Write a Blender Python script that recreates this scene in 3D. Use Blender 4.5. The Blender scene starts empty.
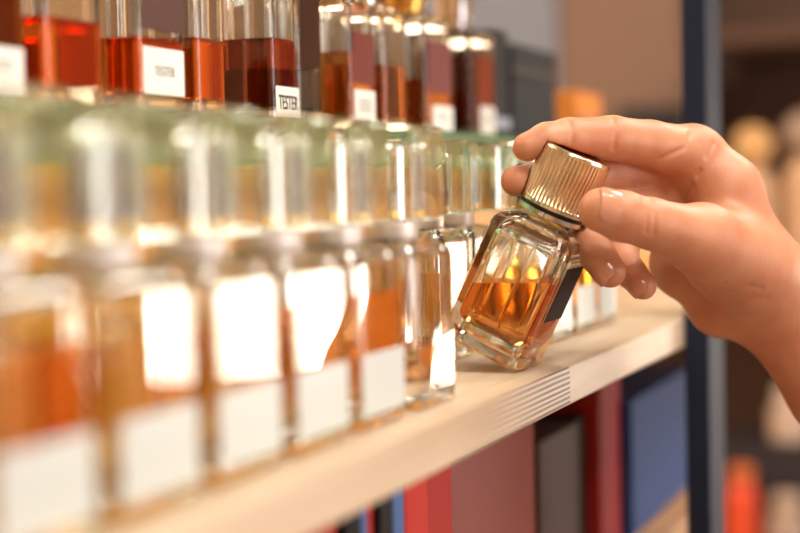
import bpy, bmesh, math, random
import numpy as np
from mathutils import Vector, Matrix
random.seed(7)
C = bpy.context.scene.collection
sc = bpy.context.scene

# ------------------------------------------------------------ camera, light, exposure
CAMZ = 1.30                      # lens height; heights written z0 + ... below are metres above the floor
SHELF = CAMZ - 0.0752            # top of the wooden shelf
cam_d = bpy.data.cameras.new('camera')
cam = bpy.data.objects.new('camera', cam_d)
C.objects.link(cam)
cam_d.sensor_width = 36.0
cam_d.lens = 70.0
cam_d.clip_start = 0.02
_p, _a, _r = math.radians(2.78), math.radians(21.65), 0.021
_F = Vector((math.cos(_a) * math.cos(_p), math.sin(_a) * math.cos(_p), -math.sin(_p)))
_R0 = Vector((math.sin(_a), -math.cos(_a), 0))
_U0 = _R0.cross(_F)
_R = _R0 * math.cos(_r) - _U0 * math.sin(_r)
_U = _R.cross(_F)
cam.matrix_world = Matrix(((_R.x, _U.x, -_F.x, 0), (_R.y, _U.y, -_F.y, 0), (_R.z, _U.z, -_F.z, CAMZ), (0, 0, 0, 1)))
cam_d.dof.use_dof = True
cam_d.dof.focus_distance = 0.645
cam_d.dof.aperture_fstop = 4.4
sc.camera = cam

world = bpy.data.worlds.new('world')
sc.world = world
world.use_nodes = True
world.node_tree.nodes['Background'].inputs[0].default_value = (1.0, 0.93, 0.85, 1)
world.node_tree.nodes['Background'].inputs[1].default_value = 0.6


def area_light(name, loc, aim, sx, sy, power, col):
    d = bpy.data.lights.new(name, 'AREA')
    d.shape = 'RECTANGLE'
    d.size, d.size_y, d.energy, d.color = sx, sy, power, col
    o = bpy.data.objects.new(name, d)
    C.objects.link(o)
    o.location = loc
    o.rotation_euler = (Vector(aim) - Vector(loc)).to_track_quat('-Z', 'Y').to_euler()
    return o


WARM = (1.0, 0.80, 0.58)
NEUT = (1.0, 0.955, 0.90)
area_light('ceiling_panel_light', (0.4, -0.55, 2.83), (0.4, -0.55, 0), 1.2, 0.45, 36, NEUT)
area_light('ceiling_panel_light', (2.6, -0.55, 2.83), (2.6, -0.55, 0), 1.2, 0.45, 36, NEUT)
area_light('ceiling_panel_light', (-1.2, -0.55, 2.83), (-1.2, -0.55, 0), 1.2, 0.45, 34, NEUT)
area_light('ceiling_panel_light', (0.6, 2.2, 2.83), (0.6, 2.2, 0), 1.6, 0.5, 90, WARM)
area_light('ceiling_panel_light', (2.6, 2.2, 2.83), (2.6, 2.2, 0), 1.6, 0.5, 60, WARM)  # unseen, added to brighten the wall behind the upper bottles
for _x, _y in ((-0.6, -0.95), (0.25, -1.05), (1.1, -0.95), (1.9, -1.05), (0.7, 0.9), (1.5, 0.9)):
    area_light('downlight', (_x, _y, 2.86), (_x, _y, 0), 0.06, 0.06, 8, WARM)
area_light('ceiling_panel_light', (3.6, 1.4, 2.83), (3.6, 1.4, 0), 1.2, 0.5, 20, WARM)

sc.view_settings.view_transform = 'Standard'
sc.view_settings.look = 'None'
sc.view_settings.exposure = -0.3
sc.view_settings.gamma = 1.0
sc.cycles.max_bounces = 24
sc.cycles.transmission_bounces = 22
sc.cycles.glossy_bounces = 8
sc.cycles.diffuse_bounces = 4
sc.cycles.caustics_reflective = True
sc.cycles.caustics_refractive = True
sc.cycles.sample_clamp_indirect = 12.0
sc.cycles.use_denoising = True


# ------------------------------------------------------------ helpers
def lin(h):
    h = h.lstrip('#')
    v = [int(h[i:i + 2], 16) / 255 for i in (0, 2, 4)]
    return tuple(c / 12.92 if c <= 0.04045 else ((c + 0.055) / 1.055) ** 2.4 for c in v) + (1.0,)


def new_mat(name):
    m = bpy.data.materials.new(name)
    m.use_nodes = True
    return m, m.node_tree.nodes, m.node_tree.links, m.node_tree.nodes['Principled BSDF']


def pbr(name, col, rough=0.5, metal=0.0, noise=0.0, scale=40.0, bump=0.0, spec=0.5, coat=0.0):
    m, n, l, b = new_mat(name)
    c = lin(col) if isinstance(col, str) else col
    b.inputs['Base Color'].default_value = c
    b.inputs['Roughness'].default_value = rough
    b.inputs['Metallic'].default_value = metal
    b.inputs['Specular IOR Level'].default_value = spec
    b.inputs['Coat Weight'].default_value = coat
    t = n.new('ShaderNodeTexCoord')
    z = n.new('ShaderNodeTexNoise')
    z.inputs['Scale'].default_value = scale
    z.inputs['Detail'].default_value = 4
    l.new(t.outputs['Object'], z.inputs['Vector'])
    if noise:
        mx = n.new('ShaderNodeMix')
        mx.data_type = 'RGBA'
        mx.inputs[6].default_value = tuple(v * (1 - noise) for v in c[:3]) + (1,)
        mx.inputs[7].default_value = tuple(min(1, v * (1 + noise)) for v in c[:3]) + (1,)
        l.new(z.outputs['Fac'], mx.inputs[0])
        l.new(mx.outputs[2], b.inputs['Base Color'])
    if bump:
        bp = n.new('ShaderNodeBump')
        bp.inputs['Strength'].default_value = bump
        bp.inputs['Distance'].default_value = 0.001
        l.new(z.outputs['Fac'], bp.inputs['Height'])
        l.new(bp.outputs['Normal'], b.inputs['Normal'])
    return m


def glass(name, col=(1, 1, 1, 1), ior=1.5, rough=0.0):
    m, n, l, b = new_mat(name)
    n.remove(b)
    g = n.new('ShaderNodeBsdfGlass')
    g.inputs['Color'].default_value = lin(col) if isinstance(col, str) else col
    g.inputs['IOR'].default_value = ior
    g.inputs['Roughness'].default_value = rough
    l.new(g.outputs[0], n['Material Output'].inputs['Surface'])
    return m


def emit(name, col, s):
    m, n, l, b = new_mat(name)
    n.remove(b)
    e = n.new('ShaderNodeEmission')
    e.inputs['Color'].default_value = lin(col)
    e.inputs['Strength'].default_value = s
    l.new(e.outputs[0], n['Material Output'].inputs['Surface'])
    return m


def obj(name, bm, m, parent=None, smooth=None):
    me = bpy.data.meshes.new(name)
    bm.normal_update()
    bm.to_mesh(me)
    bm.free()
    if m:
        me.materials.append(m)
    o = bpy.data.objects.new(name, me)
    C.objects.link(o)
    if parent:
        o.parent = parent
    if smooth is not None:
        me.polygons.foreach_set('use_smooth', [True] * len(me.polygons))
        if smooth < 180:
            me.set_sharp_from_angle(angle=math.radians(smooth))
        if smooth < 45:                       # keep the flats flat between rounded edges
            wn = o.modifiers.new('flat_faces', 'WEIGHTED_NORMAL')
            wn.weight = 100
            wn.keep_sharp = True
    return o


def tag(o, label, cat, group=None, kind=None):
    o['label'] = label
    o['category'] = cat
    if group:
        o['group'] = group
    if kind:
        o['kind'] = kind
    return o


def thing(name, label, cat, loc=(0, 0, 0), group=None, rot=None):
    o = bpy.data.objects.new(name, None)
    o.empty_display_size = 0.02
    C.objects.link(o)
    o.location = loc
    if rot:
        o.rotation_euler = rot
    return tag(o, label, cat, group)


def struct(name, bm, m, parent=None, smooth=None):
    o = obj(name, bm, m, parent, smooth)
    if not parent:
        o['kind'] = 'structure'
    return o


def box(x0, x1, y0, y1, z0, z1, bev=0.0, seg=2, flip=False, bm=None):
    b = bmesh.new()
    bmesh.ops.create_cube(b, size=1)
    for v in b.verts:
        v.co = Vector(((x0 + x1) / 2 + v.co.x * (x1 - x0), (y0 + y1) / 2 + v.co.y * (y1 - y0), (z0 + z1) / 2 + v.co.z * (z1 - z0)))
    if bev:
        bmesh.ops.bevel(b, geom=b.edges[:], offset=bev, segments=seg, affect='EDGES', profile=0.5)
    if flip:
        bmesh.ops.reverse_faces(b, faces=b.faces[:])
    return merge(bm, b)


def merge(bm, b):
    if bm is None:
        return b
    me = bpy.data.meshes.new('tmp')
    b.to_mesh(me)
    b.free()
    bm.from_mesh(me)
    bpy.data.meshes.remove(me)
    return bm


def lathe(prof, seg=40, cx=0, cy=0, bm=None, flip=False):
    """prof: list of (r, z), bottom to top along the outside"""
    b = bmesh.new()
    rings = []
    for r, z in prof:
        if r < 1e-6:
            rings.append([b.verts.new((cx, cy, z))])
        else:
            rings.append([b.verts.new((cx + r * math.cos(2 * math.pi * k / seg), cy + r * math.sin(2 * math.pi * k / seg), z)) for k in range(seg)])
    for A, B in zip(rings, rings[1:]):
        for k in range(seg):
            j = (k + 1) % seg
            if len(A) == 1 and len(B) == 1:
                continue
            if len(A) == 1:
                b.faces.new((A[0], B[j], B[k]))
            elif len(B) == 1:
                b.faces.new((A[k], A[j], B[0]))
            else:
                b.faces.new((A[k], A[j], B[j], B[k]))
    if flip:
        bmesh.ops.reverse_faces(b, faces=b.faces[:])
    return merge(bm, b)


def rrect(w, d, c, cx=0, cy=0, seg=1):
    """outline of a w x d rectangle whose corners are cut (seg 1) or rounded"""
    pts = []
    for sx, sy, a0 in ((1, 1, 0), (-1, 1, 90), (-1, -1, 180), (1, -1, 270)):
        ox, oy = cx + sx * (w / 2 - c), cy + sy * (d / 2 - c)
        for k in range(seg + 1):
            a = math.radians(a0 + 90 * k / seg)
            pts.append((ox + c * math.cos(a), oy + c * math.sin(a)))
    return pts


def loft(levels, bm=None, flip=False):
    """levels: list of (outline, z); all outlines have as many points"""
    b = bmesh.new()
    rings = [[b.verts.new((x, y, z)) for x, y in o] for o, z in levels]
    n = len(rings[0])
    for A, B in zip(rings, rings[1:]):
        for k in range(n):
            j = (k + 1) % n
            b.faces.new((A[k], A[j], B[j], B[k]))
    b.faces.new(list(reversed(rings[0])))
    b.faces.new(rings[-1])
    if flip:
        bmesh.ops.reverse_faces(b, faces=b.faces[:])
    return merge(bm, b)


def text_mesh(name, body, size, m, parent, loc, rot, sx=1.0, thick=0.0001):
    cu = bpy.data.curves.new(name, 'FONT')
    cu.body = body
    cu.size = size
    cu.align_x = 'CENTER'
    cu.align_y = 'CENTER'
    cu.extrude = thick
    cu.offset = size * 0.006
    t = bpy.data.objects.new(name + '_tmp', cu)
    C.objects.link(t)
    dg = bpy.context.evaluated_depsgraph_get()
    me = bpy.data.meshes.new_from_object(t.evaluated_get(dg))
    bpy.data.objects.remove(t)
    me.materials.clear()
    me.materials.append(m)
    o = bpy.data.objects.new(name, me)
    C.objects.link(o)
    o.parent = parent
    o.location = loc
    o.rotation_euler = rot
    o.scale = (sx, 1, 1)
    return o


# ------------------------------------------------------------ materials
def wood_mat(name, light, dark, along='X', ply=False):
    m, n, l, b = new_mat(name)
    t = n.new('ShaderNodeTexCoord')
    mp = n.new('ShaderNodeMapping')
    mp.inputs['Scale'].default_value = (3, 60, 60)
    l.new(t.outputs['Object'], mp.inputs['Vector'])
    z = n.new('ShaderNodeTexNoise')
    z.inputs['Scale'].default_value = 2.5
    z.inputs['Detail'].default_value = 6
    z.inputs['Distortion'].default_value = 0.6
    l.new(mp.outputs[0], z.inputs['Vector'])
    rp = n.new('ShaderNodeValToRGB')
    rp.color_ramp.elements[0].position = 0.3
    rp.color_ramp.elements[0].color = lin(dark)
    rp.color_ramp.elements[1].position = 0.7
    rp.color_ramp.elements[1].color = lin(light)
    l.new(z.outputs['Fac'], rp.inputs['Fac'])
    out = rp.outputs['Color']
    if ply:                       # the laminated strips that show in one length of the front edge, ending at a butt joint
        sp = n.new('ShaderNodeSeparateXYZ')
        l.new(t.outputs['Object'], sp.inputs[0])
        geo = n.new('ShaderNodeNewGeometry')
        sn = n.new('ShaderNodeSeparateXYZ')
        l.new(geo.outputs['Normal'], sn.inputs[0])

        def mth(op, a, bb=None, cc=None):
            k = n.new('ShaderNodeMath')
            k.operation = op
            for i, v in enumerate((a, bb, cc)):
                if v is None:
                    continue
                if isinstance(v, (int, float)):
                    k.inputs[i].default_value = v
                else:
                    l.new(v, k.inputs[i])
            return k.outputs[0]
        wob = mth('MULTIPLY_ADD', z.outputs['Fac'], 0.0016, sp.outputs['Z'])
        s = mth('SINE', mth('MULTIPLY', wob, 2 * math.pi / 0.0021))
        s = mth('SMOOTH_MIN', mth('MAXIMUM', mth('MULTIPLY_ADD', s, 1.6, 0.5), 0.0), 1.0, 0.2)
        mr = n.new('ShaderNodeMapRange')
        mr.inputs['From Min'].default_value = 0.48
        mr.inputs['From Max'].default_value = 0.60
        l.new(sp.outputs['X'], mr.inputs['Value'])
        on = mth('LESS_THAN', sp.outputs['X'], 0.634)
        front = mth('LESS_THAN', sn.outputs['Y'], -0.35)
        fac = mth('MULTIPLY', mth('MULTIPLY', s, mr.outputs[0]), mth('MULTIPLY', on, front))
        mx = n.new('ShaderNodeMix')
        mx.data_type = 'RGBA'
        l.new(mth('MULTIPLY', fac, 1.0), mx.inputs[0])
        l.new(out, mx.inputs[6])
        mx.inputs[7].default_value = lin('#4a2b26')
        out = mx.outputs[2]
    l.new(out, b.inputs['Base Color'])
    b.inputs['Roughness'].default_value = 0.45
    bp = n.new('ShaderNodeBump')
    bp.inputs['Strength'].default_value = 0.15
    bp.inputs['Distance'].default_value = 0.0005
    l.new(z.outputs['Fac'], bp.inputs['Height'])
    l.new(bp.outputs['Normal'], b.inputs['Normal'])
    return m


M = {}
M['wood'] = wood_mat('pale_wood', '#cfbca3', '#bda689', ply=True)
M['riser'] = wood_mat('honey_wood', '#dc9c38', '#c9852a')
M['brown_wood'] = wood_mat('brown_wood', '#5c4032', '#463024')
M['glass'] = glass('clear_glass', (0.99, 0.995, 0.985, 1), 1.5)
M['acrylic'] = glass('clear_acrylic', (0.965, 0.985, 0.95, 1), 1.49)
M['plate'] = glass('green_tinted_glass', (0.76, 0.93, 0.84, 1), 1.5, 0.2)
M['chrome'] = pbr('chrome', '#d8d4d0', 0.14, 1.0)
M['gunmetal'] = pbr('gunmetal', '#85766a', 0.1, 1.0)
M['satin'] = pbr('satin_silver', '#efeae2', 0.45, 0.6)
M['gold'] = pbr('gold_metal', '#e0b25a', 0.2, 1.0)
M['pale_gold'] = pbr('pale_gold_metal', '#ecdfc6', 0.16, 1.0)
M['copper'] = pbr('copper_metal', '#b5683c', 0.25, 1.0)
M['black'] = pbr('black_plastic', '#0b0a0b', 0.35)
M['dark_label'] = pbr('dark_brown_label', '#24161a', 0.6, noise=0.1, spec=0.2)
M['sticker'] = pbr('white_paper', '#f2f0e6', 0.6)
M['silver_label'] = pbr('silver_white_label', '#c3cbc8', 0.35, noise=0.03)
M['ink'] = pbr('black_ink', '#14110f', 0.7)
M['grey_ink'] = pbr('grey_ink', '#8d8f8c', 0.7)
M['tube'] = pbr('white_tube', '#efe9dd', 0.4)
M['post'] = pbr('black_steel', '#182236', 0.6, noise=0.1, spec=0.25)
M['plaster'] = pbr('plaster', '#c9a888', 0.9, noise=0.05, scale=6)
M['ceiling'] = pbr('ceiling_paint', '#d9d2c6', 0.9)
M['floor'] = pbr('floor_tile', '#8d7c6c', 0.5, noise=0.1, scale=5)
M['light_casing'] = pbr('white_laminate', '#d9d4cc', 0.4)


def liquid(name, col):
    return glass('liquid_' + name, col, 1.33)


# ------------------------------------------------------------ the room
X0, X1, Y0, Y1, ZC = -2.4, 4.9, -2.6, 3.0, 2.9
struct('floor', box(X0, X1, Y0, Y1, -0.1, 0), M['floor'])
struct('ceiling', box(X0, X1, Y0, Y1, ZC, ZC + 0.1), M['ceiling'])
struct('wall_near', box(X0 - 0.1, X0, Y0, Y1, 0, ZC), M['plaster'])
struct('wall_far', box(X1, X1 + 0.1, Y0, Y1, 0, ZC), M['plaster'])
struct('wall_left', box(X0, X1, Y1, Y1 + 0.1, 0, ZC), M['plaster'])
struct('wall_right', box(X0, X1, Y0 - 0.1, Y0, 0, ZC), M['plaster'])

# unseen glowing pane, added to put white bars on the spray pumps
w = obj('added_glow_pane_1', box(-0.05, 1.75, Y0 + 0.001, Y0 + 0.012, 1.02, 1.78), emit('pane_glow', '#f4f6ff', 8.0))
w['kind'] = 'structure'
b = None
for xa, xb, za, zb in ((-0.10, -0.05, 0.97, 1.83), (1.75, 1.80, 0.97, 1.83), (-0.05, 1.75, 0.97, 1.02), (-0.05, 1.75, 1.78, 1.83), (0.83, 0.87, 1.02, 1.78)):
    b = box(xa, xb, Y0 + 0.001, Y0 + 0.04, za, zb, bm=b)
struct('glow_pane_frame', b, M['light_casing'], w)

# unseen glowing panel, added to throw white reflections onto the front bottles
t = thing('reflection_panel', 'unseen glowing panel in a white casing, added for white reflections in the bottles', 'light_casing', (4.25, -1.62, 0))
obj('panel_casing', box(0.0, 0.45, -0.75, 0.75, 0, 1.26, 0.008), M['light_casing'], t)
obj('light_panel', box(-0.012, -0.001, -0.60, 0.62, 0.76, 1.175, 0.002), emit('reflection_glow', '#fff6e6', 22.0), t)

# ------------------------------------------------------------ shelving unit
o = struct('shelf_board', box(-0.25, 1.75, 0.1755, 0.66, SHELF - 0.0170, SHELF, 0.0016, 2), M['wood'], smooth=40)
o['kind'] = 'thing'
tag(o, 'long pale wooden shelf with laminated front edge under the glass bottles', 'shelf')
o = obj('lower_shelf', box(-0.25, 1.17, 0.205, 0.66, CAMZ - 0.240, CAMZ - 0.222, 0.0016, 2), wood_mat('tan_wood', '#b98d63', '#a2764d'), smooth=40)
tag(o, 'tan wooden shelf board carrying the dark and red cartons', 'shelf')
o = obj('riser', box(-0.25, 1.72, 0.288, 0.44, SHELF + 0.0003, CAMZ + 0.0105, 0.001, 1), M['riser'])
tag(o, 'honey coloured wooden riser step behind the front row of bottles', 'display riser')
o = obj('glass_plate', box(-0.25, 1.72, 0.276, 0.45, CAMZ + 0.0108, CAMZ + 0.0312, 0.0015, 2), M['plate'], smooth=40)
tag(o, 'thick pale green glass plate under the upper row of amber bottles', 'glass plate')
TIER = CAMZ + 0.0315


def upright(x, y, label):
    u = thing('upright', label, 'shelf post', (x, y, 0))
    obj('tube', box(-0.0235, 0.0235, -0.007, 0.007, 0.012, 2.2, 0.0012, 2), M['post'], u, smooth=40)
    obj('foot', box(-0.035, 0.035, -0.02, 0.02, 0, 0.012, 0.002, 2), M['post'], u)
    return u


upright(0.8985, 0.1680, 'dark blue black metal upright in front of the shelf edge, right of the hand')
upright(0.8985, 0.6672, 'dark metal upright at the rear edge of the shelf boards')
upright(-0.20, 0.6672, 'dark metal upright at the rear of the near end of the shelf')


# ------------------------------------------------------------ front row: clear capped bottles on the shelf
BW, BD, BH = 0.0400, 0.034, 0.0585


def front_bottle(x, y, label, col, labelled=True, fill=0.62, lab_h=0.0195):
    t = thing('perfume_bottle', label, 'perfume bottle', (x, y, SHELF + 0.0002), 'clear capped bottles in the front row')
    # body: thick walled block with a rounded shoulder and an inner hollow
    c = 0.004
    lv = [(rrect(BW - 0.002, BD - 0.002, c, 0, 0, 4), 0), (rrect(BW, BD, c, 0, 0, 4), 0.001), (rrect(BW, BD, c, 0, 0, 4), BH - 0.007),
          (rrect(BW - 0.0015, BD - 0.0015, c, 0, 0, 4), BH - 0.004), (rrect(BW - 0.006, BD - 0.006, c, 0, 0, 4), BH - 0.0012), (rrect(BW - 0.013, BD - 0.013, c, 0, 0, 4), BH)]
    b = loft(lv)
    iw, idp = BW - 0.008, BD - 0.008
    z0, z1 = 0.009, BH - 0.0028
    loft([(rrect(iw - 0.003, idp - 0.003, 0.003, 0, 0, 3), z0), (rrect(iw, idp, 0.003, 0, 0, 3), z0 + 0.0015), (rrect(iw, idp, 0.003, 0, 0, 3), z1 - 0.0035), (rrect(iw - 0.006, idp - 0.006, 0.003, 0, 0, 3), z1)], b, flip=True)
    obj('glass_body', b, M['glass'], t, smooth=35)
    zf = z0 + (z1 - z0) * fill
    e = 0.0002
    obj('liquid', loft([(rrect(iw - 0.003 + 2 * e, idp - 0.003 + 2 * e, 0.003, 0, 0, 3), z0 - e), (rrect(iw + 2 * e, idp + 2 * e, 0.003, 0, 0, 3), z0 + 0.0015), (rrect(iw + 2 * e, idp + 2 * e, 0.003, 0, 0, 3), zf)]), col, t, smooth=35)
    obj('dip_tube', lathe([(0.0008, z0 + 0.001), (0.0008, z1)], 10), M['tube'], t, smooth=60)
    if labelled:
        obj('front_label', box(-BW / 2 + 0.0022, BW / 2 - 0.0022, -BD / 2 - 0.0006, -BD / 2 - 0.0001, 0.0045, 0.0045 + lab_h, 0.0002, 1), M['silver_label'], t)
    obj('collar', lathe([(0, BH), (0.0098, BH), (0.0102, BH + 0.0006), (0.0102, BH + 0.0052), (0.0096, BH + 0.0058), (0, BH + 0.0058)], 36), M['satin'], t, smooth=35)
    zp = BH + 0.006
    obj('spray_pump', lathe([(0, zp), (0.0066, zp), (0.0068, zp + 0.0004), (0.0068, zp + 0.0098), (0.00655, zp + 0.0107), (0.0060, zp + 0.0113), (0.0052, zp + 0.0116), (0.0052, zp + 0.0222), (0.0049, zp + 0.0231), (0.0042, zp + 0.0238), (0, zp + 0.0238)], 32), M['gunmetal'], t, smooth=35)
    obj('pump_ring', lathe([(0.0063, zp + 0.001), (0.0076, zp + 0.001), (0.0076, zp + 0.0035), (0.0063, zp + 0.0035)], 32), M['gold'], t, smooth=35)
    # square clear cap, hollowed for the pump
    zc, cw, ch = BH + 0.0062, 0.031, 0.0326
    b = loft([(rrect(cw - 0.001, cw - 0.001, 0.0022, 0, 0, 3), zc), (rrect(cw, cw, 0.0022, 0, 0, 3), zc + 0.0006), (rrect(cw, cw, 0.0022, 0, 0, 3), zc + ch - 0.001), (rrect(cw - 0.002, cw - 0.002, 0.0022, 0, 0, 3), zc + ch)])
    lathe([(0.0, zc + 0.0002), (0.0092, zc + 0.0002), (0.0092, zc + 0.0255), (0.0086, zc + 0.0262), (0, zc + 0.0262)], 36, bm=b, flip=True)
    obj('cap', b, M['acrylic'], t, smooth=35)
    return t


FRONT = [
    (0.2540, 'nearest front row perfume bottle, cut off by the left picture edge', '#f8dcb4', True),
    (0.3006, 'front row perfume bottle with silver label, second from the left picture edge', '#fdf0c8', True),
    (0.3472, 'front row perfume bottle with silver label, third from the left picture edge', '#fceec4', True),
    (0.3937, 'front row perfume bottle with silver label, third before the gap of the lifted bottle', '#fcecc6', True),
    (0.4403, 'front row perfume bottle with silver label, second before the gap of the lifted bottle', '#f9dcbc', True),
    (0.4915, 'clear front row perfume bottle without a label, right beside the tilted lifted bottle', '#fae4cc', False),
]
for i, (x, lab, col, lb) in enumerate(FRONT):
    front_bottle(x - 0.001 + BW / 2, 0.189 + BD / 2, lab, liquid('front', col), lb, fill=0.25 if not lb else 0.72)
BACK = [
    (0.6471, 0.2465, 'clear capped bottle pushed back behind the tilted lifted bottle, nearer of two', '#fdf2dc', False),
    (0.6990, 0.2500, 'clear capped bottle behind the fluted cap of the lifted bottle, farther of two', '#fcecc4', False),
    (0.7380, 0.2250, 'clear capped bottle seen just right of the lifted bottle, under the thumb', '#fdf0d6', True),
    (0.7840, 0.2250, 'clear capped bottle with silver label under the curled fingertips', '#fce9bc', True),
    (0.8300, 0.2250, 'last clear capped bottle on the shelf before the dark metal upright', '#fbe4ac', True),
]
for x, y, lab, col, lb in BACK:
    front_bottle(x, y, lab, liquid('back', col), lb, fill=0.6)


# ------------------------------------------------------------ upper row: amber bottles on the green glass plate
def upper_bottle(x0, x1, depth, h, label, col, fill, sticker=None, panel=None, cap=None, y=0.297, gtint=None):
    w = x1 - x0
    t = thing('perfume_flacon', label, 'perfume bottle', ((x0 + x1) / 2, y + depth / 2, TIER), 'amber bottles on the glass plate')
    c = min(0.003, w * 0.15)
    b = loft([(rrect(w - 0.0012, depth - 0.0012, c, 0, 0, 3), 0), (rrect(w, depth, c, 0, 0, 3), 0.0008), (rrect(w, depth, c, 0, 0, 3), h - 0.006), (rrect(w - 0.003, depth - 0.003, c, 0, 0, 3), h - 0.002), (rrect(w - 0.010, depth - 0.010, c * 0.8, 0, 0, 3), h)])
    iw, idp = w - 0.005, depth - 0.005
    z0, z1 = 0.006, h - 0.005
    loft([(rrect(iw - 0.002, idp - 0.002, 0.002, 0, 0, 3), z0), (rrect(iw, idp, 0.002, 0, 0, 3), z0 + 0.001), (rrect(iw, idp, 0.002, 0, 0, 3), z1 - 0.003), (rrect(iw - 0.006, idp - 0.006, 0.002, 0, 0, 3), z1)], b, flip=True)
    obj('glass_body', b, gtint or M['glass'], t, smooth=35)
    e = 0.0002
    zf = z0 + (z1 - z0) * fill
    obj('liquid', loft([(rrect(iw - 0.002 + 2 * e, idp - 0.002 + 2 * e, 0.002, 0, 0, 3), z0 - e), (rrect(iw + 2 * e, idp + 2 * e, 0.002, 0, 0, 3), z0 + 0.001), (rrect(iw + 2 * e, idp + 2 * e, 0.002, 0, 0, 3), zf)]), col, t, smooth=35)
    obj('dip_tube', lathe([(0.0009, z0 + 0.001), (0.0009, z1)], 10), M['tube'], t, smooth=60)
    if panel:
        obj('front_panel', box(-w / 2 + 0.002, w / 2 - 0.002, -depth / 2 - 0.0006, -depth / 2 - 0.0001, panel[0], panel[1], 0.0002, 1), panel[2], t)
    if sticker:
        s = obj('sticker', box(sticker[2], sticker[3], -depth / 2 - 0.0007, -depth / 2 - 0.0001, sticker[0], sticker[1], 0.0003, 1), M['sticker'], t)
        cx, cz = (sticker[2] + sticker[3]) / 2, (sticker[0] + sticker[1]) / 2
        sw = sticker[3] - sticker[2]
        if sticker[4] == 'text':
            text_mesh('print', 'TESTER', sticker[5], sticker[6], s, (cx, -depth / 2 - 0.0008, cz), (math.pi / 2, 0, 0), sticker[7])
        else:
            b = None
            for k in range(sticker[5]):
                b = box(cx - sw * 0.3, cx + sw * 0.3, -depth / 2 - 0.0009, -depth / 2 - 0.0007, cz + 0.0022 - k * 0.0022, cz + 0.0030 - k * 0.0022, bm=b)
            obj('print', b, M['grey_ink'], s)
    r = min(w, depth) * 0.26
    obj('collar', lathe([(0, h), (r, h), (r, h + 0.006), (0, h + 0.006)], 32), M['gold'] if cap == 'gold' else M['chrome'], t, smooth=35)
    zc = h + 0.0062
    if cap == 'glass':
        obj('cap', loft([(rrect(w * 0.7, min(w, depth) * 0.7, 0.002, 0, 0, 3), zc), (rrect(w * 0.7, min(w, depth) * 0.7, 0.002, 0, 0, 3), zc + 0.026), (rrect(w * 0.62, min(w, depth) * 0.62, 0.002, 0, 0, 3), zc + 0.0275)]), M['acrylic'], t, smooth=35)
    else:
        m = {'gold': M['gold'], 'black': M['black'], 'copper': M['copper']}.get(cap, M['chrome'])
        obj('cap', lathe([(0, zc), (r * 1.15, zc), (r * 1.2, zc + 0.001), (r * 1.2, zc + 0.022), (r * 1.1, zc + 0.024), (0, zc + 0.024)], 36), m, t, smooth=35)
    return t


brownglass = glass('brown_tinted_glass', '#d9b48c', 1.5)
dkred = pbr('oxblood_panel', '#6d2418', 0.6, noise=0.1)
dkbrown = pbr('umber_panel', '#4d2a1e', 0.6, noise=0.1)
upper_bottle(0.3895, 0.4265, 0.040, 0.078, 'tan amber bottle with white sticker at the left edge of the upper row', liquid('upper', '#dcb488'), 0.42, sticker=(0.002, 0.0165, -0.0165, 0.0150, 'bars', 2), panel=(0.034, 0.074, dkbrown), cap='black')
upper_bottle(0.4360, 0.4720, 0.040, 0.075, 'orange red bottle without sticker in the blurred left upper row', liquid('upper', '#f5ba7c'), 0.36, cap='gold')
upper_bottle(0.4950, 0.5300, 0.046, 0.075, 'large orange red bottle with wide white sticker in the blurred left upper row', liquid('upper', '#f7c48c'), 0.33, sticker=(0.0060, 0.0235, -0.0155, 0.0145, 'text', 0.0052, M['grey_ink'], 0.9), panel=(0.030, 0.072, dkbrown), cap='glass')
upper_bottle(0.5390, 0.5630, 0.036, 0.072, 'slim orange bottle just left of the red brown one in the upper row', liquid('upper', '#f6b868'), 0.40, panel=(0.0285, 0.0300, M['copper']), cap='copper')
upper_bottle(0.6050, 0.6300, 0.036, 0.082, 'red brown bottle with the sharp TESTER sticker in the upper row', liquid('upper', '#d89878'), 0.42, sticker=(0.0005, 0.0150, -0.0110, 0.0120, 'text', 0.0088, M['ink'], 0.66), cap='glass')
upper_bottle(0.6310, 0.6560, 0.036, 0.072, 'bottle with dark brown plate and copper line, right of the TESTER bottle', liquid('upper', '#a9a8ac'), 0.30, panel=(0.025, 0.062, pbr('dark_umber_panel', '#3c2219', 0.2)), cap='chrome')
upper_bottle(0.6890, 0.7200, 0.038, 0.066, 'pale amber bottle with dark red plate above a small white sticker', liquid('upper', '#f4cf98'), 0.55, sticker=(0.0025, 0.0180, -0.012, 0.0135, 'bars', 3), panel=(0.021, 0.046, dkred), cap='gold')
upper_bottle(0.7330, 0.7640, 0.036, 0.064, 'plain amber bottle without sticker in the upper row', liquid('upper', '#eec090'), 0.5, cap='copper')
upper_bottle(0.7920, 0.8340, 0.038, 0.066, 'amber bottle with dark red plate and white sticker, above the gap', liquid('upper', '#eec28a'), 0.42, sticker=(-0.0003 + 0.0006, 0.0150, -0.012, 0.0195, 'bars', 2), panel=(0.022, 0.050, dkred), cap='gold')
upper_bottle(0.8660, 0.9140, 0.036, 0.064, 'dark red bottle with white sticker at the right end of the upper row', liquid('upper', '#c87868'), 0.8, sticker=(0.0005, 0.0180, -0.0075, 0.0195, 'bars', 2), cap='chrome')


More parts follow.
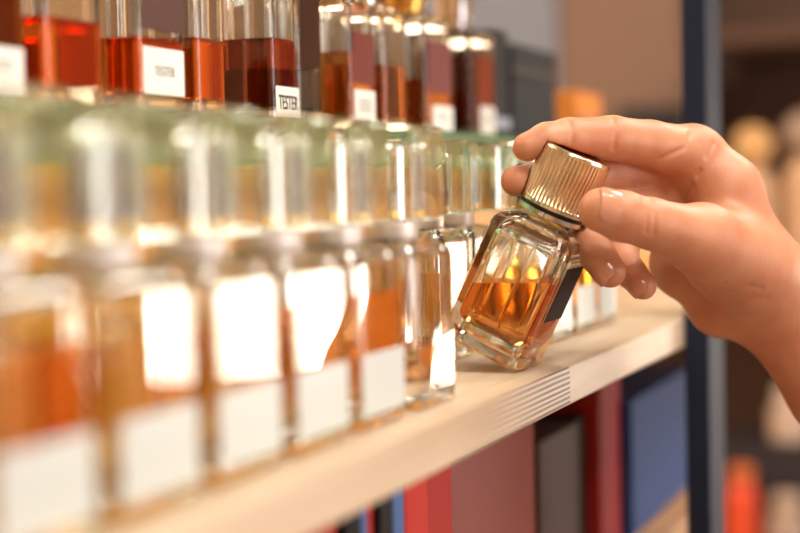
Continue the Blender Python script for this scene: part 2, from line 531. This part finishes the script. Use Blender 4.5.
def carton(name, label, x0, x1, y0, y1, z0, z1, col, group, band=None, rough=0.75):
    t = thing(name, label, 'box', ((x0 + x1) / 2, (y0 + y1) / 2, z0), group)
    w, d, h = x1 - x0, y1 - y0, z1 - z0
    obj('carton_body', box(-w / 2, w / 2, -d / 2, d / 2, 0, h, 0.0008, 1), pbr(name + '_card', col, rough, noise=0.05), t)
    obj('lid_flap', box(-w / 2 + 0.0008, w / 2 - 0.0008, -d / 2 - 0.0006, d / 2 - 0.002, h - 0.0002, h + 0.0006, 0.0001, 1), pbr(name + '_flap', col, rough), t)
    if band:
        obj('label_band', box(-w / 2 - 0.0003, w / 2 + 0.0003, -d / 2 - 0.0009, -d / 2 + 0.001, h * band[0], h * band[1], 0.0002, 1), pbr(name + '_band', band[2], 0.4), t)
    return t


g = 'cartons at the far end of the glass plate'
carton('carton', 'narrow black carton beside the dark red bottle in the upper row', 0.935, 0.965, 0.305, 0.365, TIER, TIER + 0.068, '#0c090f', g, (0.1, 0.2, '#9aa3b8'))
carton('carton', 'wide black carton above the raised fingers on the glass plate', 0.990, 1.095, 0.31, 0.355, TIER, TIER + 0.064, '#0e0f15', g, (0.7, 0.78, '#1a1b24'))
carton('carton', 'small orange carton above the knuckles on the glass plate', 1.150, 1.225, 0.31, 0.37, TIER, TIER + 0.041, '#d9822a', g, (0.3, 0.6, '#b8651c'))

# ------------------------------------------------------------ cartons on the lower shelf
LZ = CAMZ - 0.2218
g = 'cartons on the lower shelf'
for a in [
    ('bright red carton nearest the lower picture edge, left of the striped spines', 0.440, 0.4740, 0.213, 0.29, 0.120, '#c8201c', (0.2, 0.3, '#a81414')),
    ('narrow black carton right of the nearest bright red one', 0.4750, 0.4875, 0.210, 0.29, 0.122, '#0c0b12', None),
    ('narrow pale blue carton between black and red spines', 0.4882, 0.4935, 0.210, 0.29, 0.121, '#5f86c8', None),
    ('narrow red carton between the two pale blue and black spines', 0.4942, 0.5043, 0.212, 0.29, 0.122, '#b52622', None),
    ('second narrow black carton, left of the second pale blue spine', 0.5050, 0.5170, 0.210, 0.29, 0.120, '#0b0a10', None),
    ('second narrow pale blue carton, against the tall bright red carton', 0.5177, 0.5285, 0.210, 0.29, 0.121, '#5c84c8', None),
    ('tall bright red carton right of the second pale blue spine', 0.5292, 0.5530, 0.210, 0.29, 0.124, '#e03a2c', (0.35, 0.5, '#c92a20')),
    ('tall deeper red carton left of the dusty pink one', 0.5537, 0.5860, 0.212, 0.29, 0.123, '#bf2a22', (0.35, 0.5, '#a8201a')),
    ('wide dusty pink carton in the middle of the lower shelf', 0.6327, 0.7603, 0.230, 0.30, 0.1015, '#9c5852', None),
    ('grey brown carton right of the dusty pink one', 0.8030, 0.8850, 0.240, 0.30, 0.0838, '#54423f', None),
    ('thin black carton right of the grey brown one', 0.8860, 0.9000, 0.240, 0.30, 0.0860, '#0d0b11', None),
    ('dark red carton between the grey brown and the deep blue ones', 0.9020, 0.9540, 0.232, 0.30, 0.1150, '#9c1a24', None),
    ('deeper set dark red carton behind the grey brown one', 0.80, 1.165, 0.305, 0.38, 0.121, '#8a1620', None),
    ('deep blue carton left of the dark metal upright', 0.9558, 1.1486, 0.225, 0.29, 0.0866, '#183f7a', None),
]:
    carton('carton', a[0], a[1], a[2], a[3], a[4], LZ, LZ + a[5], a[6], g, a[7])


# ------------------------------------------------------------ the lifted bottle
TILT = math.radians(25.6)
HX, HY = 0.6204, 0.1890
HS = 1.035
held = thing('perfume_bottle', 'tilted square perfume bottle with fluted gold cap held by the hand', 'perfume bottle', (HX, HY, SHELF + 0.0004), None, (TILT, 0, 0))
held.scale = (HS, HS, HS)
W, D, H = 0.0378, 0.0358, 0.0554
ch = 0.0052


def sec(s, c=None, w=W, d=D):
    return rrect(w * s, d * s, (c if c is not None else ch) * s, 0, D / 2, 2)


b = loft([(sec(0.965), 0.0), (sec(1.0), 0.0012), (sec(1.0), 0.0490), (sec(0.985), 0.0512), (sec(0.90), 0.0540), (sec(0.66, 0.009), 0.0561), (sec(0.50, 0.0125), 0.0568), (sec(0.47, 0.0135), 0.0590)])
iw, idp = W - 0.0072, D - 0.0072
ic = 0.0042


def isec(s, c=ic, e=0.0):
    return rrect(iw * s + 2 * e, idp * s + 2 * e, c * s, 0, D / 2, 3)


loft([(isec(0.80), 0.0085), (isec(0.95), 0.0093), (isec(1.0), 0.0115), (isec(1.0), 0.0462), (isec(0.95), 0.0492), (isec(0.78), 0.0518), (isec(0.40), 0.0535)], b, flip=True)
obj('glass_body', b, M['glass'], held, smooth=28)
# liquid: the hollow filled up to a level surface
e = 0.00015
b = loft([(isec(0.80, e=e), 0.0085 - e), (isec(0.95, e=e), 0.0093), (isec(1.0, e=e), 0.0115), (isec(1.0, e=e), 0.0462), (isec(0.95, e=e), 0.0492), (isec(0.78, e=e), 0.0515)])
nrm = Vector((0, math.sin(TILT), math.cos(TILT)))           # world up in the bottle's own axes
lev = 0.0352
r = bmesh.ops.bisect_plane(b, geom=b.verts[:] + b.edges[:] + b.faces[:], plane_co=nrm * lev, plane_no=nrm, clear_outer=True)
bmesh.ops.holes_fill(b, edges=[x for x in r['geom_cut'] if isinstance(x, bmesh.types.BMEdge)])
bmesh.ops.recalc_face_normals(b, faces=b.faces[:])
obj('liquid', b, liquid('held', '#f7cb98'), held, smooth=28)
obj('dip_tube', lathe([(0.0009, 0.0095), (0.0009, 0.0524)], 12, 0, D / 2), glass('clear_tube', (0.97, 0.95, 0.9, 1), 1.2), held, smooth=60)
fl = obj('front_label', box(-0.0122, 0.0122, -0.0007, -0.0003, 0.0215, 0.0450, 0.0001, 1), M['dark_label'], held)
obj('label_backing', box(-0.0121, 0.0121, -0.0003, -0.0001, 0.0216, 0.0449), pbr('label_backing', '#d8b684', 0.6), fl)
# gold meander lines copying a refraction pattern on the aisle-side shoulder
b = None
for k in range(3):
    x = -0.009 + k * 0.0065
    for (a0, a1, c0, c1) in ((0, 0.0052, 0.0046, 0.0050), (0, 0.0005, 0.0, 0.0050), (0, 0.0036, 0.0, 0.0004), (0.0032, 0.0037, 0.0, 0.0032), (0.0014, 0.0037, 0.0028, 0.0032), (0.0047, 0.0052, 0.0, 0.0050)):
        b = box(x + a0, x + a1, -0.0006, -0.0001, 0.0405 + c0 + 0.002, 0.0405 + c1 + 0.002, bm=b)
obj('refraction_band', b, M['pale_gold'], held)
cy = D / 2
obj('neck_ring', lathe([(0, 0.0590), (0.0128, 0.0590), (0.0133, 0.0594), (0.0133, 0.0612), (0, 0.0612)], 64, 0, cy), M['chrome'], held, smooth=35)
obj('neck_gasket', lathe([(0, 0.0612), (0.0135, 0.0612), (0.0138, 0.0615), (0.0138, 0.0626), (0, 0.0626)], 64, 0, cy), M['black'], held, smooth=35)
# fluted cap
nfl = 52
seg = nfl * 10
b = bmesh.new()
RC = 0.0144
prof = [(0.0, 0.0627, 0), (RC - 0.0006, 0.0627, 0), (RC, 0.0631, 0), (RC, 0.0648, 0), (RC, 0.0652, 1), (RC, 0.0848, 1), (RC, 0.0852, 0), (RC, 0.0862, 0), (RC - 0.0007, 0.0869, 0), (RC - 0.0018, 0.0869, 0), (RC - 0.0021, 0.0861, 0), (0.0, 0.0861, 0)]
rings = []
for rr, z, fl_ in prof:
    if rr == 0:
        rings.append([b.verts.new((0, cy, z))])
        continue
    ring = []
    for k in range(seg):
        a = 2 * math.pi * k / seg
        q = rr - (0.0011 * (0.5 - 0.5 * math.cos(a * nfl)) ** 2.5 if fl_ else 0)
        ring.append(b.verts.new((q * math.cos(a), cy + q * math.sin(a), z)))
    rings.append(ring)
for A, B in zip(rings, rings[1:]):
    for k in range(seg):
        j = (k + 1) % seg
        if len(A) == 1:
            b.faces.new((A[0], B[j], B[k]))
        elif len(B) == 1:
            b.faces.new((A[k], A[j], B[0]))
        else:
            b.faces.new((A[k], A[j], B[j], B[k]))
capo = obj('cap', b, M['pale_gold'], held, smooth=50)
obj('cap_top_disc', lathe([(0, 0.08612), (0.0115, 0.08612), (0.0117, 0.0863), (0.0112, 0.0864), (0, 0.0864)], 48, 0, cy), M['copper'], capo, smooth=35)

# ------------------------------------------------------------ the hand
def skin_mat():
    m, n, l, b = new_mat('skin')
    t = n.new('ShaderNodeTexCoord')
    z = n.new('ShaderNodeTexNoise')
    z.inputs['Scale'].default_value = 45
    z.inputs['Detail'].default_value = 5
    l.new(t.outputs['Object'], z.inputs['Vector'])
    rp = n.new('ShaderNodeValToRGB')
    rp.color_ramp.elements[0].position = 0.3
    rp.color_ramp.elements[0].color = lin('#bd7c59')
    rp.color_ramp.elements[1].position = 0.72
    rp.color_ramp.elements[1].color = lin('#d19876')
    l.new(z.outputs['Fac'], rp.inputs['Fac'])
    l.new(rp.outputs['Color'], b.inputs['Base Color'])
    b.inputs['Subsurface Weight'].default_value = 0.35
    b.inputs['Subsurface Radius'].default_value = (1.0, 0.35, 0.18)
    b.inputs['Subsurface Scale'].default_value = 0.004
    b.inputs['Roughness'].default_value = 0.48
    v = n.new('ShaderNodeTexVoronoi')
    v.inputs['Scale'].default_value = 900
    l.new(t.outputs['Object'], v.inputs['Vector'])
    ad = n.new('ShaderNodeMath')
    ad.operation = 'MULTIPLY_ADD'
    l.new(v.outputs['Distance'], ad.inputs[0])
    ad.inputs[1].default_value = 0.35
    l.new(z.outputs['Fac'], ad.inputs[2])
    bp = n.new('ShaderNodeBump')
    bp.inputs['Strength'].default_value = 0.22
    bp.inputs['Distance'].default_value = 0.0006
    l.new(ad.outputs[0], bp.inputs['Height'])
    l.new(bp.outputs['Normal'], b.inputs['Normal'])
    return m


# joints of the right hand: (x, y, z above lens height, radius)
HAND = {
    'thumb': [(0.5989, 0.1521, -0.0092, 0.0089), (0.6053, 0.1453, -0.0118, 0.0099), (0.6164, 0.1358, -0.0153, 0.0102), (0.6444, 0.1211, -0.0229, 0.0135), (0.6824, 0.1076, -0.0374, 0.0180)],
    'index': [(0.6121, 0.1860, 0.0168, 0.0060), (0.6172, 0.1790, 0.0192, 0.0074), (0.6246, 0.1713, 0.0203, 0.0082), (0.6408, 0.1576, 0.0203, 0.0092), (0.6575, 0.1452, 0.0177, 0.0100), (0.6765, 0.1319, 0.0134, 0.0120)],
    'middle': [(0.6145, 0.1917, 0.0031, 0.0064), (0.6232, 0.1862, 0.0029, 0.0074), (0.6329, 0.1782, 0.0036, 0.0082), (0.6555, 0.1623, 0.0062, 0.0092), (0.6766, 0.1496, 0.0056, 0.0100), (0.6991, 0.1333, 0.0030, 0.0115)],
    'ring': [(0.6209, 0.1543, -0.0348, 0.0066), (0.6224, 0.1596, -0.0283, 0.0072), (0.6290, 0.1655, -0.0228, 0.0076), (0.6459, 0.1680, -0.0107, 0.0088), (0.6714, 0.1530, -0.0062, 0.0095), (0.6950, 0.1340, -0.0077, 0.0110)],
    'pinky': [(0.6374, 0.1445, -0.0416, 0.0058), (0.6387, 0.1502, -0.0358, 0.0064), (0.6456, 0.1552, -0.0303, 0.0068), (0.6624, 0.1577, -0.0198, 0.0078), (0.6792, 0.1483, -0.0169, 0.0085), (0.7010, 0.1362, -0.0213, 0.0100)],
    'palm': [(0.6810, 0.1311, 0.0108, 0.0120), (0.6992, 0.1329, 0.0012, 0.0115), (0.7014, 0.1339, -0.0096, 0.0110), (0.7012, 0.1354, -0.0240, 0.0100), (0.6977, 0.1065, -0.0418, 0.0175), (0.7080, 0.1038, -0.0514, 0.0165), (0.6730, 0.1162, -0.0283, 0.0170), (0.6807, 0.1164, -0.0026, 0.0120), (0.6870, 0.1372, -0.0350, 0.0115), (0.6963, 0.1223, -0.0529, 0.0135)],
    'arm': [(0.7041, 0.1028, -0.0507, 0.0195), (0.7290, 0.0723, -0.0938, 0.0235), (0.8044, -0.0012, -0.1999, 0.0330), (0.8668, -0.0629, -0.2988, 0.0380)],
}
PALM_LINKS = [(0, 4), (1, 4), (2, 5), (3, 5), (0, 1), (1, 2), (2, 3), (4, 5), (6, 4), (7, 6), (7, 0), (7, 4), (3, 8), (8, 9), (9, 5), (8, 4), (2, 4), (2, 8)]
VX = 0.0009
LO = np.array([0.585, -0.10, -0.335])
HI = np.array([0.910, 0.205, 0.040])
NX = tuple(int(v) for v in np.ceil((HI - LO) / VX))


def smin(a, b_, k):
    h = np.clip(0.5 + 0.5 * (b_ - a) / k, 0, 1)
    return b_ + (a - b_) * h - k * h * (1 - h)


def cone_into(G, A, B, k, sub=False):
    """round cone A-B ((x,y,z,r) each) blended into the distance grid G"""
    pa, pb, ra, rb = np.array(A[:3]), np.array(B[:3]), A[3], B[3]
    m = max(ra, rb) + 0.012
    lo = np.maximum(((np.minimum(pa, pb) - m - LO) / VX).astype(int), 0)
    hi = np.minimum(((np.maximum(pa, pb) + m - LO) / VX).astype(int) + 2, NX)
    if (hi <= lo).any():
        return
    xs = [((np.arange(lo[i], hi[i]) * VX) + LO[i]).astype(np.float32) for i in range(3)]
    X, Y, Z = np.meshgrid(*xs, indexing='ij')
    d = pb - pa
    L2 = max(float(d @ d), 1e-12)
    t_ = np.clip(((X - pa[0]) * d[0] + (Y - pa[1]) * d[1] + (Z - pa[2]) * d[2]) / L2, 0, 1)
    dist = np.sqrt((X - pa[0] - t_ * d[0]) ** 2 + (Y - pa[1] - t_ * d[1]) ** 2 + (Z - pa[2] - t_ * d[2]) ** 2) - (ra + (rb - ra) * t_)
    s = tuple(slice(lo[i], hi[i]) for i in range(3))
    if sub:
        G[s] = -smin(-G[s], dist, k)
    else:
        G[s] = smin(G[s], dist, k)


def build_hand():
    big = np.float32(0.012)
    P = HAND['palm']
    palm = np.full(NX, big, np.float32)
    for i, j in PALM_LINKS:
        cone_into(palm, P[i], P[j], 0.007)
    for A, B in zip(HAND['arm'], HAND['arm'][1:]):
        cone_into(palm, A, B, 0.010)
    T = HAND['thumb']
    cone_into(palm, T[-2], T[-1], 0.009)
    out = palm
    for f in ('thumb', 'index', 'middle', 'ring', 'pinky'):
        g_ = np.full(NX, big, np.float32)
        ch_ = HAND[f]
        for A, B in zip(ch_, ch_[1:]):
            cone_into(g_, A, B, 0.0022)
        gp = smin(g_, palm, np.float32(0.0060 if f != 'thumb' else 0.008))
        out = smin(out, gp, np.float32(0.0010))
        del g_, gp
    # keep the flesh out of the lifted bottle: flattened where it presses on cap and glass
    xs = [((np.arange(NX[i]) * VX) + LO[i]).astype(np.float32) for i in range(3)]
    X, Y, Z = np.meshgrid(*xs, indexing='ij')
    oz = SHELF + 0.0004 - CAMZ
    lx = (X - HX) / HS
    ly = ((Y - HY) * math.cos(TILT) + (Z - oz) * math.sin(TILT)) / HS
    lz = (-(Y - HY) * math.sin(TILT) + (Z - oz) * math.cos(TILT)) / HS
    rad_ = np.sqrt(lx ** 2 + (ly - cy) ** 2)
    capd = np.maximum(rad_ - (RC + 0.0002), np.maximum(0.0585 - lz, lz - 0.0871))
    bod = np.maximum(np.maximum(np.abs(lx) - W / 2 - 0.0003, np.abs(ly - cy) - D / 2 - 0.0008), np.maximum(-lz, lz - 0.0500))
    out = np.maximum(out, -np.minimum(capd, bod))
    import openvdb
    gr = openvdb.FloatGrid(0.012)
    gr.copyFromArray(out.astype(np.float32))
    pts, quads = gr.convertToQuads(0.0)
    pts = pts * VX + LO + np.array([0, 0, CAMZ])
    me = bpy.data.meshes.new('hand')
    me.from_pydata(pts.tolist(), [], quads[:, ::-1].tolist())
    me.update()
    bm = bmesh.new()
    bm.from_mesh(me)
    # keep the largest island only
    seen, best = set(), []
    bm.verts.ensure_lookup_table()
    for v in bm.verts:
        if v.index in seen:
            continue
        st, isl = [v], []
        seen.add(v.index)
        while st:
            q = st.pop()
            isl.append(q)
            for ed in q.link_edges:
                w_ = ed.other_vert(q)
                if w_.index not in seen:
                    seen.add(w_.index)
                    st.append(w_)
        if len(isl) > len(best):
            best = isl
    keep = set(best)
    bmesh.ops.delete(bm, geom=[v for v in bm.verts if v not in keep], context='VERTS')
    for _ in range(3):
        bmesh.ops.smooth_vert(bm, verts=bm.verts[:], factor=0.5, use_axis_x=True, use_axis_y=True, use_axis_z=True)
    bmesh.ops.recalc_face_normals(bm, faces=bm.faces[:])
    bm.normal_update()
    # skin folds: shallow grooves pressed into the palm side along the lines of CREASES
    ax = Vector((0.915, 0.40, -0.05)).normalized()
    for line, dep in CREASES:
        L = [Vector((p[0], p[1], p[2] + CAMZ)) for p in line]
        for v in bm.verts:
            if (v.co - L[1]).length > 0.035 or v.normal.dot(ax) > -0.05:
                continue
            best_d = 1.0
            for p, q in zip(L, L[1:]):
                w_ = v.co - p
                dr = q - p
                if abs(w_.dot(ax) - 0.5 * dr.dot(ax)) > 0.02:
                    continue
                w_ = w_ - ax * w_.dot(ax)
                dr = dr - ax * dr.dot(ax)
                t_ = max(0.0, min(1.0, w_.dot(dr) / dr.length_squared))
                best_d = min(best_d, (w_ - dr * t_).length)
            if best_d < 0.004:
                v.co -= v.normal * (dep * math.exp(-(best_d / 0.0011) ** 2))
    bpy.data.meshes.remove(me)
    return bm


CREASES = [
    ([(0.6760, 0.1343, 0.0217), (0.6747, 0.1367, 0.0152), (0.6628, 0.1443, 0.0105)], 0.0007),
    ([(0.6833, 0.1262, 0.0168), (0.6835, 0.1302, 0.0108), (0.6855, 0.1351, 0.0030), (0.6851, 0.1400, -0.0074)], 0.0007),
    ([(0.6094, 0.1385, -0.0052), (0.6087, 0.1368, -0.0108), (0.6091, 0.1374, -0.0183)], 0.0006),
    ([(0.6123, 0.1363, -0.0061), (0.6116, 0.1347, -0.0116), (0.6119, 0.1356, -0.0192)], 0.0006),
    ([(0.6208, 0.1710, 0.0276), (0.6210, 0.1698, 0.0227), (0.6223, 0.1711, 0.0170)], 0.0006),
    ([(0.6372, 0.1570, 0.0293), (0.6374, 0.1558, 0.0235), (0.6384, 0.1575, 0.0152)], 0.0007),
    ([(0.6591, 0.1291, -0.0327), (0.6651, 0.1209, -0.0412), (0.6790, 0.1071, -0.0450)], 0.0004),
    ([(0.6669, 0.1272, -0.0409), (0.6767, 0.1179, -0.0475), (0.6858, 0.1057, -0.0498)], 0.0004),
]
hand = thing('person', 'bare right hand and forearm lifting the square bottle by its fluted cap', 'person', (0.66, 0.09, CAMZ - 0.04))
hm = build_hand()
for v in hm.verts:
    v.co -= Vector(hand.location)
ho = obj('hand', hm, skin_mat(), hand, smooth=180)

nail_m = pbr('nail', '#c78c70', 0.2, noise=0.05, coat=0.6)
tip_m = pbr('nail_edge', '#f3e6d8', 0.25)


def nail(tip, base, up, rad, length, name='fingernail', lift=0.0006, half=0.95):
    """curved plate over the back of a fingertip; tip/base: ends of the last bone, up: the way the nail faces"""
    tp, bs = Vector(tip), Vector(base)
    ax = (tp - bs).normalized()
    upv = Vector(up)
    upv = (upv - ax * upv.dot(ax)).normalized()
    sd = ax.cross(upv)
    b = bmesh.new()
    nu, nv = 10, 10
    grid = [[], []]
    for s_, off in ((0, lift), (1, lift - 0.0012)):
        for i in range(nu + 1):
            u = i / nu
            row = []
            wid = half * (1 - 0.25 * (1 - u) ** 3) * math.sqrt(max(0.0, 1 - max(0, (u - 0.72) / 0.28) ** 2 * 0.45))
            for j in range(nv + 1):
                a = (j / nv * 2 - 1) * wid
                along = (u - 0.62) * length - 0.10 * length * (1 - math.cos(a * 1.1)) * (1 if u > 0.5 else -1)
                drop = 0.18 * max(0, u - 0.45) ** 2 * length
                rr = rad + off - drop
                p_ = tp + ax * along + upv * (math.cos(a) * rr) + sd * (math.sin(a) * rr)
                row.append(b.verts.new(p_ + Vector((0, 0, CAMZ)) - Vector(hand.location)))
            grid[s_].append(row)
    for s_ in (0, 1):
        for i in range(nu):
            for j in range(nv):
                q = (grid[s_][i][j], grid[s_][i + 1][j], grid[s_][i + 1][j + 1], grid[s_][i][j + 1])
                b.faces.new(q if s_ else q[::-1])
    rim = [(i, 0) for i in range(nu)] + [(nu, j) for j in range(nv)] + [(i, nv) for i in range(nu, 0, -1)] + [(0, j) for j in range(nv, 0, -1)]
    for (a0, a1), (c0, c1) in zip(rim, rim[1:] + rim[:1]):
        b.faces.new((grid[0][a0][a1], grid[0][c0][c1], grid[1][c0][c1], grid[1][a0][a1]))
    bmesh.ops.recalc_face_normals(b, faces=b.faces[:])
    return obj(name, b, nail_m, ho, smooth=50)


T = HAND['thumb']
nail(T[0][:3], T[1][:3], (-0.85, -0.1, 0.42), 0.0089, 0.0130, half=0.95)
T = HAND['ring']
nail(T[0][:3], T[1][:3], (-0.85, 0.35, -0.1), 0.0067, 0.0105)
T = HAND['pinky']
nail(T[0][:3], T[1][:3], (-0.85, 0.35, -0.1), 0.0057, 0.0080)

# ------------------------------------------------------------ the far gondola across the shop
GX = 2.45
tag(obj('back_panel', box(GX + 0.42, GX + 0.44, 0.15, 1.80, 0, 2.1), M['brown_wood']), 'brown wooden back panel of the far shelving behind the upright', 'back panel')
tag(obj('shelf_board', box(GX, GX + 0.419, 0.15, 0.452, CAMZ + 0.215, CAMZ + 0.24, 0.002, 1), M['brown_wood']), 'short brown board of the far shelving right of the dark metal upright', 'shelf', 'boards of the far shelving')
BZ = [CAMZ - 0.62, CAMZ - 0.11, CAMZ + 0.62]
for z, w_ in zip(BZ, ('low board of the far brown shelving, below the wrist', 'board of the far brown shelving behind the back of the hand', 'topmost board of the far brown shelving')):
    tag(obj('shelf_board', box(GX, GX + 0.419, 0.15, 1.80, z - 0.025, z, 0.002, 1), M['brown_wood']), w_, 'shelf', 'boards of the far shelving')


def jar(x, y, z, r, h, col, lidcol, label, group='jars on the far shelf unit', ball=False):
    t = thing('jar', label, 'jar', (x, y, z), group)
    obj('jar_body', lathe([(0, 0), (r * 0.92, 0), (r, r * 0.1), (r, h * 0.8), (r * 0.8, h * 0.9), (r * 0.55, h * 0.94), (r * 0.55, h), (0, h)], 28), pbr('jar', col, 0.35), t, smooth=40)
    if ball:
        obj('lid', lathe([(0, h)] + [(r * 0.95 * math.sin(math.pi * k / 12), h + r * 0.95 * (1 - math.cos(math.pi * k / 12))) for k in range(1, 12)] + [(0, h + r * 1.9)], 28), pbr('jar_lid', lidcol, 0.4), t, smooth=60)
    else:
        obj('lid', lathe([(0, h), (r * 0.7, h), (r * 0.72, h + r * 0.6), (r * 0.65, h + r * 0.7), (0, h + r * 0.7)], 28), pbr('jar_lid', lidcol, 0.35), t, smooth=40)
    return t


g = 'cartons on the far shelf unit'
z = BZ[1]
jar(2.50, 0.388, z, 0.035, 0.135, '#d8b08a', '#e0b074', 'tan jar with pale gold ball lid on the far shelf, beside the upright', ball=True)
jar(2.52, 0.308, z, 0.038, 0.15, '#d0aa88', '#a88f80', 'taller tan jar with grey ball lid on the far shelf', ball=True)
jar(2.50, 0.222, z, 0.032, 0.14, '#c8a988', '#b59a80', 'tan jar on the far shelf at the right picture edge')
carton('carton', 'large brown kraft carton far behind the raised fingers', 2.50, 2.74, 0.50, 0.70, BZ[1], BZ[1] + 0.46, '#7f6556', g, (0.5, 0.8, '#8f7058'))
carton('carton', 'low black carton in front of the brown kraft carton', 2.47, 2.495, 0.47, 0.60, BZ[1], BZ[1] + 0.235, '#1c1a20', g)
carton('carton', 'grey blue carton far behind the black cartons', 2.50, 2.74, 0.705, 0.95, BZ[1], BZ[1] + 0.45, '#7f8796', g, (0.2, 0.4, '#737a88'))
jar(2.46, 0.462, BZ[1], 0.018, 0.30, '#c9c8b8', '#d8d6c8', 'slim pale green white bottle beside the kraft carton on the far shelf')
z = BZ[0]
carton('carton', 'dark carton below the wrist on the far unit', 2.52, 2.70, 0.26, 0.46, z, z + 0.20, "#2a2226", g, (0.3, 0.5, '#3a2e30'))
jar(2.47, 0.405, z, 0.026, 0.155, '#e0502c', '#d8743c', 'bright orange red bottle low on the far shelf, right of the upright')
jar(2.47, 0.335, z, 0.032, 0.11, '#a89080', '#b8a290', 'pale beige jar low on the far shelf at the picture edge')
jar(2.58, 0.345, BZ[0] + 0.2012, 0.032, 0.065, '#d3bba8', '#dcc8b8', 'pale pinkish jar on top of the dark carton below the wrist')
